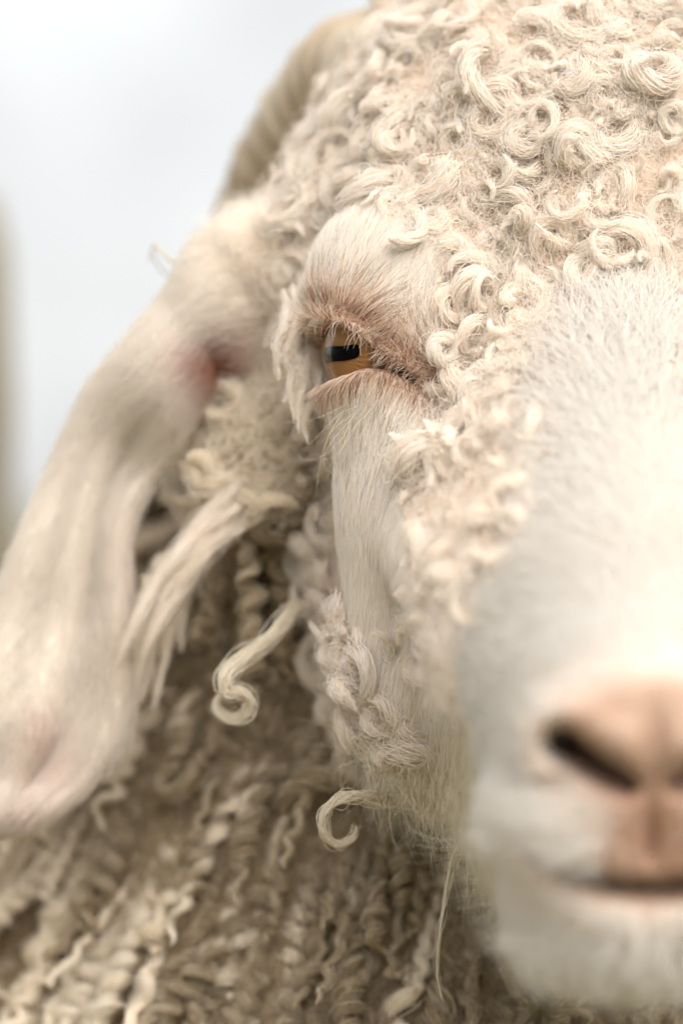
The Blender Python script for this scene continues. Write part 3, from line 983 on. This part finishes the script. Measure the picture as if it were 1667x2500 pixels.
def make_variants(kind, count, cols, ns, K, strand_r, seed):
    outv = []
    for i in range(count):
        g = np.random.default_rng(seed + i)
        if kind == 'curl':
            C = curl_center(g, R0=g.uniform(2.6, 4.6), turns=g.uniform(0.95, 2.0), rise=g.uniform(3.5, 7.5), tilt=abs(g.normal(0.55, 0.5)), drift=g.uniform(0, 4))
            rm = g.uniform(0.9, 1.75)
            prof = lambda q, rm=rm: rm * (0.55 + 0.6 * sstep(0, 0.3, q)) * (1 - 0.72 * sstep(0.45, 1.0, q))
        elif kind == 'wave':
            C = curl_center(g, R0=g.uniform(3.8, 5.5), turns=g.uniform(0.7, 1.1), rise=g.uniform(3, 6), tilt=abs(g.normal(0.5, 0.4)), drift=g.uniform(3, 9))
            rm = g.uniform(1.1, 1.9)
            prof = lambda q, rm=rm: rm * (0.7 + 0.5 * sstep(0, 0.3, q)) * (1 - 0.8 * sstep(0.4, 1.0, q))
        else:
            C = hang_center(g, L=g.uniform(22, 58), Rh=g.uniform(0.8, 2.2), pitch=g.uniform(4.5, 9.5), hook=g.random() < 0.6)
            rm = g.uniform(0.9, 1.9); w_ = g.uniform(8, 20); w0 = g.uniform(0, 6)
            prof = lambda q, rm=rm, w_=w_, w0=w0: rm * (0.7 + 0.4 * sstep(0, 0.2, q)) * (1 - 0.65 * sstep(0.6, 1.0, q)) * (1 + 0.22 * np.sin(q * w_ + w0))
        st = bundle(C, ns, prof, K, seed=seed + 100 + i, twist=g.uniform(1, 3), fuzz=0.24 if kind != 'hang' else 0.24)
        kk = np.linspace(0, 1, K)
        tt = np.array(cols)[g.choice(len(cols), ns)] * g.uniform(0.92, 1.05, ns)[:, None]
        cd = curves_data('strands', st, strand_r * (1 - 0.55 * kk**3), M_WOOL, tt, world=False)
        idx = np.linspace(0, len(C) - 1, 22 if kind != 'hang' else 40).astype(int)
        V, F = tube(C[idx], 0.55 * prof(np.linspace(0, 1, len(idx))), 6, 0.8)
        me = bpy.data.meshes.new(kind + '_core')
        me.from_pydata((V * 0.001).tolist(), [], F)
        me.polygons.foreach_set('use_smooth', [True] * len(me.polygons))
        at = me.attributes.new('tint', 'FLOAT_COLOR', 'POINT')
        cc = np.tile(np.append(np.mean(cols, 0) * 0.97, 1.0), (len(V), 1))
        at.data.foreach_set('color', cc.astype(np.float32).ravel())
        me.materials.append(M_CORE)
        outv.append((me, cd, st, tt, strand_r * (1 - 0.55 * kk**3)))
    return outv

def place(name, var, pos, zdir, spin, scale):
    """one lock: core mesh with its strands as a sub-part"""
    me, cd = var[:2]
    z = Vector(zdir).normalized()
    M = Matrix.Translation(Vector(Wd(pos))) @ z.to_track_quat('Z', 'Y').to_matrix().to_4x4() @ Matrix.Rotation(spin, 4, 'Z') @ Matrix.Diagonal((scale, scale, scale, 1))
    o = bpy.data.objects.new(name, me); COL.objects.link(o)
    child(o); o.matrix_basis = M
    h = bpy.data.objects.new('strands', cd); COL.objects.link(h)
    h.parent = o
    return o

def poisson(f, pos, nn, dist):
    keep = []
    cell = {}
    for i in range(len(pos)):
        p_ = pos[i]; di = dist[i]
        k = tuple((p_ // 14).astype(int)); ok = True
        for a_ in (-1, 0, 1):
            for b_ in (-1, 0, 1):
                for c_ in (-1, 0, 1):
                    for j in cell.get((k[0] + a_, k[1] + b_, k[2] + c_), ()):
                        if np.sum((pos[j] - p_)**2) < di * di:
                            ok = False; break
                    if not ok: break
                if not ok: break
            if not ok: break
        if ok:
            keep.append(i); cell.setdefault(k, []).append(i)
    return np.array(keep, int)

V_CURL = make_variants('curl', 30, FORE, 160, 30, 0.052, 500)
V_WAVE = make_variants('wave', 16, FORE, 160, 26, 0.052, 700)
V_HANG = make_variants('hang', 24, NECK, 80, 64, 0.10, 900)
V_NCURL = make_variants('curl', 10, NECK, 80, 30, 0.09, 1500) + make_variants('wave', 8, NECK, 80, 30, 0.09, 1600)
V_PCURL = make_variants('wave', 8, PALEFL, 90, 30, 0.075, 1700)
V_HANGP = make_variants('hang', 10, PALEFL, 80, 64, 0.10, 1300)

def place_joined(name, items, mat, every=1):
    """locks past the first 300 of their kind: their strands joined into one part"""
    P_, T_, R_ = [], [], []
    for var, pos, zdir, spin, scale in items:
        st, tt, rr = var[2][::every], var[3][::every], var[4]
        M = (Vector(zdir).normalized().to_track_quat('Z', 'Y').to_matrix() @ Matrix.Rotation(spin, 3, 'Z')) * scale
        q = st @ np.array(M).T + pos
        q = q[:, np.linspace(0, q.shape[1] - 1, 24).astype(int)]
        P_.append(q); T_.append(tt); R_.append(np.broadcast_to(np.interp(np.linspace(0, 1, 24), np.linspace(0, 1, len(rr)), rr) * 1.35, q.shape[:2]))
    return curves_obj(name, np.concatenate(P_), np.concatenate(R_), mat, np.concatenate(T_))

# curls over forehead, temple, cheek
cand = hw & (FC[:, 1] > -58) & (PXF < 1950) & (PXF > 450) & (PYF > -260) & (FC[:, 1] < 95) & (FNU[:, 1] < 0.6)
f, pos, nn = scatter(cand & (ZF['A'] < 74), np.full(len(FA), 2.6))
kp = poisson(f, pos, nn, np.where(ZF['qy'][f] < 760, 3.25, 3.3))
pxs, pys = pix(pos)
seen = (pxs > -20) & (pxs < 1690) & (pys > -30) & (nn[:, 1] < 0.3)
rank = sorted(kp, key=lambda i: (not seen[i], pos[i, 1]))
rest = []
for q, i in enumerate(rank):
    low = ZF['qy'][f[i]] > 900
    z = unit(nn[i] + 0.3 * rng.normal(size=3) + np.array([0, 0, -0.25 if low else 0.0]))
    v = (V_WAVE if rng.random() < (0.6 if low else 0.3) else V_CURL)
    if ZF['A'][f[i]] > 72:
        v = V_CURL
    arg = (v[rng.integers(len(v))], pos[i] - nn[i] * (0.6 if ZF['A'][f[i]] > 72 else 0.3), z, rng.uniform(0, 6.28), (rng.uniform(1.1, 1.45) if rng.random() < 0.22 else rng.uniform(0.66, 1.1)) * (1.08 if low else 1.0) * (0.68 if pos[i, 1] < -22 else 1.0) * (0.85 if ZF['A'][f[i]] > 72 else 1.0))
    if q < 300:
        place('curl', *arg)
    else:
        rest.append(arg)
if rest:
    place_joined('curl_mass', rest, M_WOOL)

# loose frizz standing off the curls
woolly(hw & INVIEW & (FC[:, 1] < 90), np.full(len(FA), 0.55), 13.0, 0.035, FORE, 'frizz', K=14, stand=1.6, curl=1.2)

# hanging locks on the neck and chest
cand = (~ZF['head']) & INVIEW & (PXF > -150) & (PXF < 1760) & (PYF > 1150) & (PYF < 2680)
f, pos, nn = scatter(cand, np.full(len(FA), 0.8))
kp = poisson(f, pos, nn, np.where(pos[:, 1] > 150, 8.0, 5.8))
pxs, pys = pix(pos)
seen = (pxs > -40) & (pxs < 1600) & (pys > 1150) & (pys < 2520)
rank = sorted(kp, key=lambda i: (not seen[i], pos[i, 1]))
rest = []
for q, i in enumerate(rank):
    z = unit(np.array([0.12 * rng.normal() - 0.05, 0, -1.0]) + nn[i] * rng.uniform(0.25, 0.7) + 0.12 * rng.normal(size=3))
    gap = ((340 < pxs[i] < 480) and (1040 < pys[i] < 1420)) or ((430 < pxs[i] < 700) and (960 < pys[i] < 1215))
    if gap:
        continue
    vv = V_HANGP if (pxs[i] < 430 + 130 * rng.normal() or rng.random() < 0.08) else V_HANG  # paler locks toward the left, skylight put into their colour
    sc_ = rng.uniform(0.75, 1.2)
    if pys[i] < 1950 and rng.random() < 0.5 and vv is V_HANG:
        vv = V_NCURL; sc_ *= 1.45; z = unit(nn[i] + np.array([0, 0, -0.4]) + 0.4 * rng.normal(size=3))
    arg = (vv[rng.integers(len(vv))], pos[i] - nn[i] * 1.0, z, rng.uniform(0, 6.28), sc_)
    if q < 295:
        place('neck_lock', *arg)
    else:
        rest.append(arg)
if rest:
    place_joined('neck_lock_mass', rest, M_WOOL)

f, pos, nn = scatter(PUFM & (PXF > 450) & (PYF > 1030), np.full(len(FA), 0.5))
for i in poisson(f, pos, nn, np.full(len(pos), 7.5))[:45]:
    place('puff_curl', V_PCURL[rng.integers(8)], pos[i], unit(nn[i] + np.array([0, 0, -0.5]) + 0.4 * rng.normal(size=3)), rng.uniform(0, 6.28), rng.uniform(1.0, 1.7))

# ------------------------------------------------------------------ single locks one can pick out
def custom_lock(name, pts, r0, r1, cols, ns=120, strand_r=0.10, fuzz=0.10, K=60, twist=1.0, seed=1, root=1.0):
    C = catmull(pts, 80)
    prof = lambda q: (r0 + (r1 - r0) * q**1.3) * (root + (1 - root) * sstep(0, 0.35, q))
    st = bundle(C, ns, prof, K, fuzz=fuzz, twist=twist, seed=seed)
    g = np.random.default_rng(seed)
    tt = np.array(cols)[g.choice(len(cols), ns)] * g.uniform(0.92, 1.05, ns)[:, None]
    V, F = tube(C[::2], 0.55 * prof(np.linspace(0, 1, 40)), 6, 0.8)
    o = mesh_obj(name, V, F, M_CORE, tint=np.tile(np.mean(cols, 0) * 0.97, (len(V), 1)))
    h = bpy.data.objects.new('strands', curves_data('strands', st, strand_r * (1 - 0.5 * np.linspace(0, 1, K)**3), M_WOOL, tt))
    COL.objects.link(h); h.parent = o; h.matrix_parent_inverse = RINV
    o.matrix_parent_inverse = RINV
    h.matrix_parent_inverse = Matrix.Identity(4)
    return o

PALE = [np.array([0.88, 0.82, 0.71]), np.array([0.83, 0.76, 0.63])]
def pl(*a_):
    return np.array([P3(*q) for q in a_])
c1 = custom_lock('neck_lock', pl((720, 1480, 40), (685, 1530, 30), (640, 1575, 24), (590, 1610, 20), (553, 1650, 18), (552, 1690, 18), (585, 1690, 18), (608, 1712, 19), (598, 1745, 20), (562, 1752, 21), (532, 1730, 22), (532, 1705, 24), (556, 1700, 26)), 1.7, 0.7, PALE, fuzz=0.24, strand_r=0.085, seed=3)
c1['label'] = 'pale lock ending in an S-shaped curl'
custom_lock('neck_lock', pl((960, 1960, 14), (910, 1945, 8), (860, 1945, 4), (815, 1960, 2), (788, 1995, 2), (795, 2040, 3), (830, 2062, 5), (862, 2045, 8), (870, 2015, 12)), 1.05, 0.45, PALE, fuzz=0.3, strand_r=0.075, seed=4)
RIM_LIT = [CREAM, CREAM * 0.97]  # fleece rim catching skylight, its brightness put into the colour
for k_ in range(12):
    j = rng.normal(0, 7, (7, 2)); ox = rng.normal(0, 20); e_ = rng.uniform(0.55, 1.15); ph_ = rng.uniform(0, 6)
    base = [(650, 1080, 58), (600, 1155, 46), (530, 1255, 38), (452, 1360, 36), (385, 1475, 38), (345, 1610, 42), (325, 1760, 48)]
    q = [(base[0][0] + (a_ - base[0][0]) * e_ + ox + j[i, 0] + 7 * math.sin(ph_ + i * 2.1), base[0][1] + (b_ - base[0][1]) * e_ + j[i, 1] + 0.4 * ox, c_ + 1.5 * math.cos(ph_ + i * 2.1)) for i, (a_, b_, c_) in enumerate(base)]
    custom_lock('lit_rim_lock', pl(*q), 2.0, 0.5, RIM_LIT, ns=80, strand_r=0.075, fuzz=0.32, seed=20 + k_, root=0.3)  # locks added to stand in for the sky-lit edge of the fleece
# tufts hanging at the temple behind the eye
for k_, (xa, ya, xb, yb) in enumerate([(742, 745, 690, 985), (728, 760, 702, 900), (752, 780, 735, 1060), (765, 860, 752, 1085), (720, 730, 738, 900), (700, 740, 676, 930), (735, 800, 720, 1030), (752, 830, 712, 960)]):
    j = rng.normal(0, 9, 5); am = rng.uniform(3, 9)
    q = [(xa + (xb - xa) * i / 5 + j[i - 1] * (0 < i < 5) + am * math.sin(i * 1.9 + k_), ya - 30 + (yb - ya + 30) * i / 5, 27 - 13 * math.sin(min(1.57, i * 0.6))) for i in range(6)]
    custom_lock('temple_tuft', pl(*q), 1.7, 0.25, FORE, ns=80, strand_r=0.06, fuzz=0.3, seed=40 + k_, root=0.25)

# ------------------------------------------------------------------ whiskers and lashes
def whisker(name, pts, r=0.045, col=(0.78, 0.66, 0.5)):
    C = catmull(pts, 26)
    V, F = tube(C, r * (1 - 0.55 * np.linspace(0, 1, 26)), 5)
    return mesh_obj(name, V, F, M_FUR, tint=np.tile(np.array(col), (len(V), 1)))
for q in [((890, 985, -6), (830, 1010, -10), (785, 1055, -12), (735, 1105, -13)),
          ((880, 1000, -6), (822, 1040, -11), (792, 1072, -12), (765, 1092, -12)),
          ((870, 1010, -5), (812, 1075, -11), (790, 1122, -12), (800, 1150, -12), (828, 1158, -11)),
          ((850, 985, -4), (795, 1012, -9), (740, 1030, -10), (690, 1030, -10)),
          ((860, 1015, -5), (835, 1070, -10), (790, 1112, -11), (745, 1124, -11), (728, 1108, -11)),
          ((905, 1000, -7), (850, 1060, -11), (826, 1110, -12), (770, 1128, -12)),
          ((840, 1000, -3), (800, 1070, -9), (778, 1150, -10), (772, 1215, -10)),
          ((875, 1030, -5), (838, 1090, -9), (812, 1120, -10), (800, 1165, -10))]:
    whisker('whisker', pl(*q))
for k_ in range(6):
    x = 1330 + 55 * k_
    whisker('whisker', pl((x, 2040 + 6 * k_, -104), (x - 40, 2075 + 10 * k_, -114), (x - 110, 2120 + 16 * k_, -116)))
# upper lashes: pale hairs hanging over the eyeball
NL = 46
azs = np.radians(rng.uniform(14, 112, NL)); els = np.radians(np.interp(np.degrees(azs), LID_AZ, LID_UP) + rng.uniform(1, 7, NL))
def esph(az, el, r):
    return np.stack([EYE[0] - np.sin(az) * np.cos(el) * r, EYE[1] - np.cos(az) * np.cos(el) * r, EYE[2] + np.sin(el) * r], -1)
s = np.linspace(0, 1, 7)
LL = np.radians(rng.uniform(8, 22, NL)); sw = np.radians(rng.normal(6, 6, NL))
lash = np.stack([esph(azs + sw * q, els - LL * q**1.4 + 0.03 * q, 14.6 + 2.6 * math.sin(q * 2.2)) for q in s], 1)
curves_obj('eyelashes', lash, 0.06 * (1 - 0.7 * s), M_FUR, tints(NL, [(0.8, 0.7, 0.58), (0.55, 0.36, 0.24), WHITE], [0.5, 0.2, 0.3]))

# soft beard under the jaw, in front of the chest
NB = 9000
f, pos, nn = scatter(ZF['head'] & (FC[:, 2] < -38) & (FC[:, 1] > -62) & (FC[:, 1] < 60) & (FC[:, 0] < 90), np.full(len(FA), 1.6), NB)
n_ = len(f)
d = np.stack([-0.3 + 0.55 * rng.normal(size=n_), 0.3 * rng.normal(size=n_), -np.ones(n_)], 1)
pts, rad = fur_strands(pos, nn, d, rng.uniform(8, 22, n_), 0.3, 10, wav=0.2, droop=0.15)
pts += 0.9 * np.sin(np.linspace(0, 1, 10)[None, :, None] * rng.uniform(6, 14, (n_, 1, 3)) + rng.uniform(0, 6, (n_, 1, 3))) * np.linspace(0, 1, 10)[None, :, None]
curves_obj('beard', pts, rad * 0.055, M_FUR, tints(n_, [(0.78, 0.72, 0.58), (0.86, 0.80, 0.68)], [0.5, 0.5]))
custom_lock('beard_wisp', pl((1150, 2010, -8), (1105, 2090, -12), (1088, 2180, -14), (1072, 2290, -14), (1066, 2380, -12), (1082, 2450, -10)), 0.4, 0.15, [np.array([0.8, 0.74, 0.62])], ns=14, strand_r=0.06, fuzz=0.35, seed=77)

# ------------------------------------------------------------------ fence post behind the goat
m, t, o = new_mat('weathered_wood')
p = t.nodes.new('ShaderNodeBsdfPrincipled'); p.inputs['Roughness'].default_value = 0.85
n = t.nodes.new('ShaderNodeTexNoise'); n.inputs['Scale'].default_value = 12; n.inputs['Detail'].default_value = 6
mp = t.nodes.new('ShaderNodeMapping'); mp.inputs['Scale'].default_value = (8, 8, 0.6)
tcn = t.nodes.new('ShaderNodeTexCoord'); t.links.new(tcn.outputs['Object'], mp.inputs[0]); t.links.new(mp.outputs[0], n.inputs['Vector'])
rp = t.nodes.new('ShaderNodeValToRGB')
rp.color_ramp.elements[0].position = 0.3; rp.color_ramp.elements[0].color = (0.17, 0.14, 0.09, 1)
rp.color_ramp.elements[1].position = 0.7; rp.color_ramp.elements[1].color = (0.29, 0.255, 0.18, 1)
t.links.new(n.outputs['Fac'], rp.inputs[0]); t.links.new(rp.outputs[0], p.inputs['Base Color'])
t.links.new(p.outputs[0], o.inputs[0])
ed = P3(30, 480, 520)
C = np.stack([np.full(40, ed[0] - 32), np.full(40, 520.0), np.linspace(-HC * 1000 - 40, ed[2], 40)], 1)
ss = np.linspace(0, 1, 40)
R = 32 + 0.8 * np.sin(ss * 23) + 0.6 * np.sin(ss * 57 + 1)
R[-1] *= 0.80; R[-2] *= 0.97
V, F = tube(C, R, 20)
post = mesh_obj('fence_post', V, F, m, parent=None)
post['label'] = 'weathered round wooden fence post standing behind the goat at the left edge'
post['category'] = 'fence post'
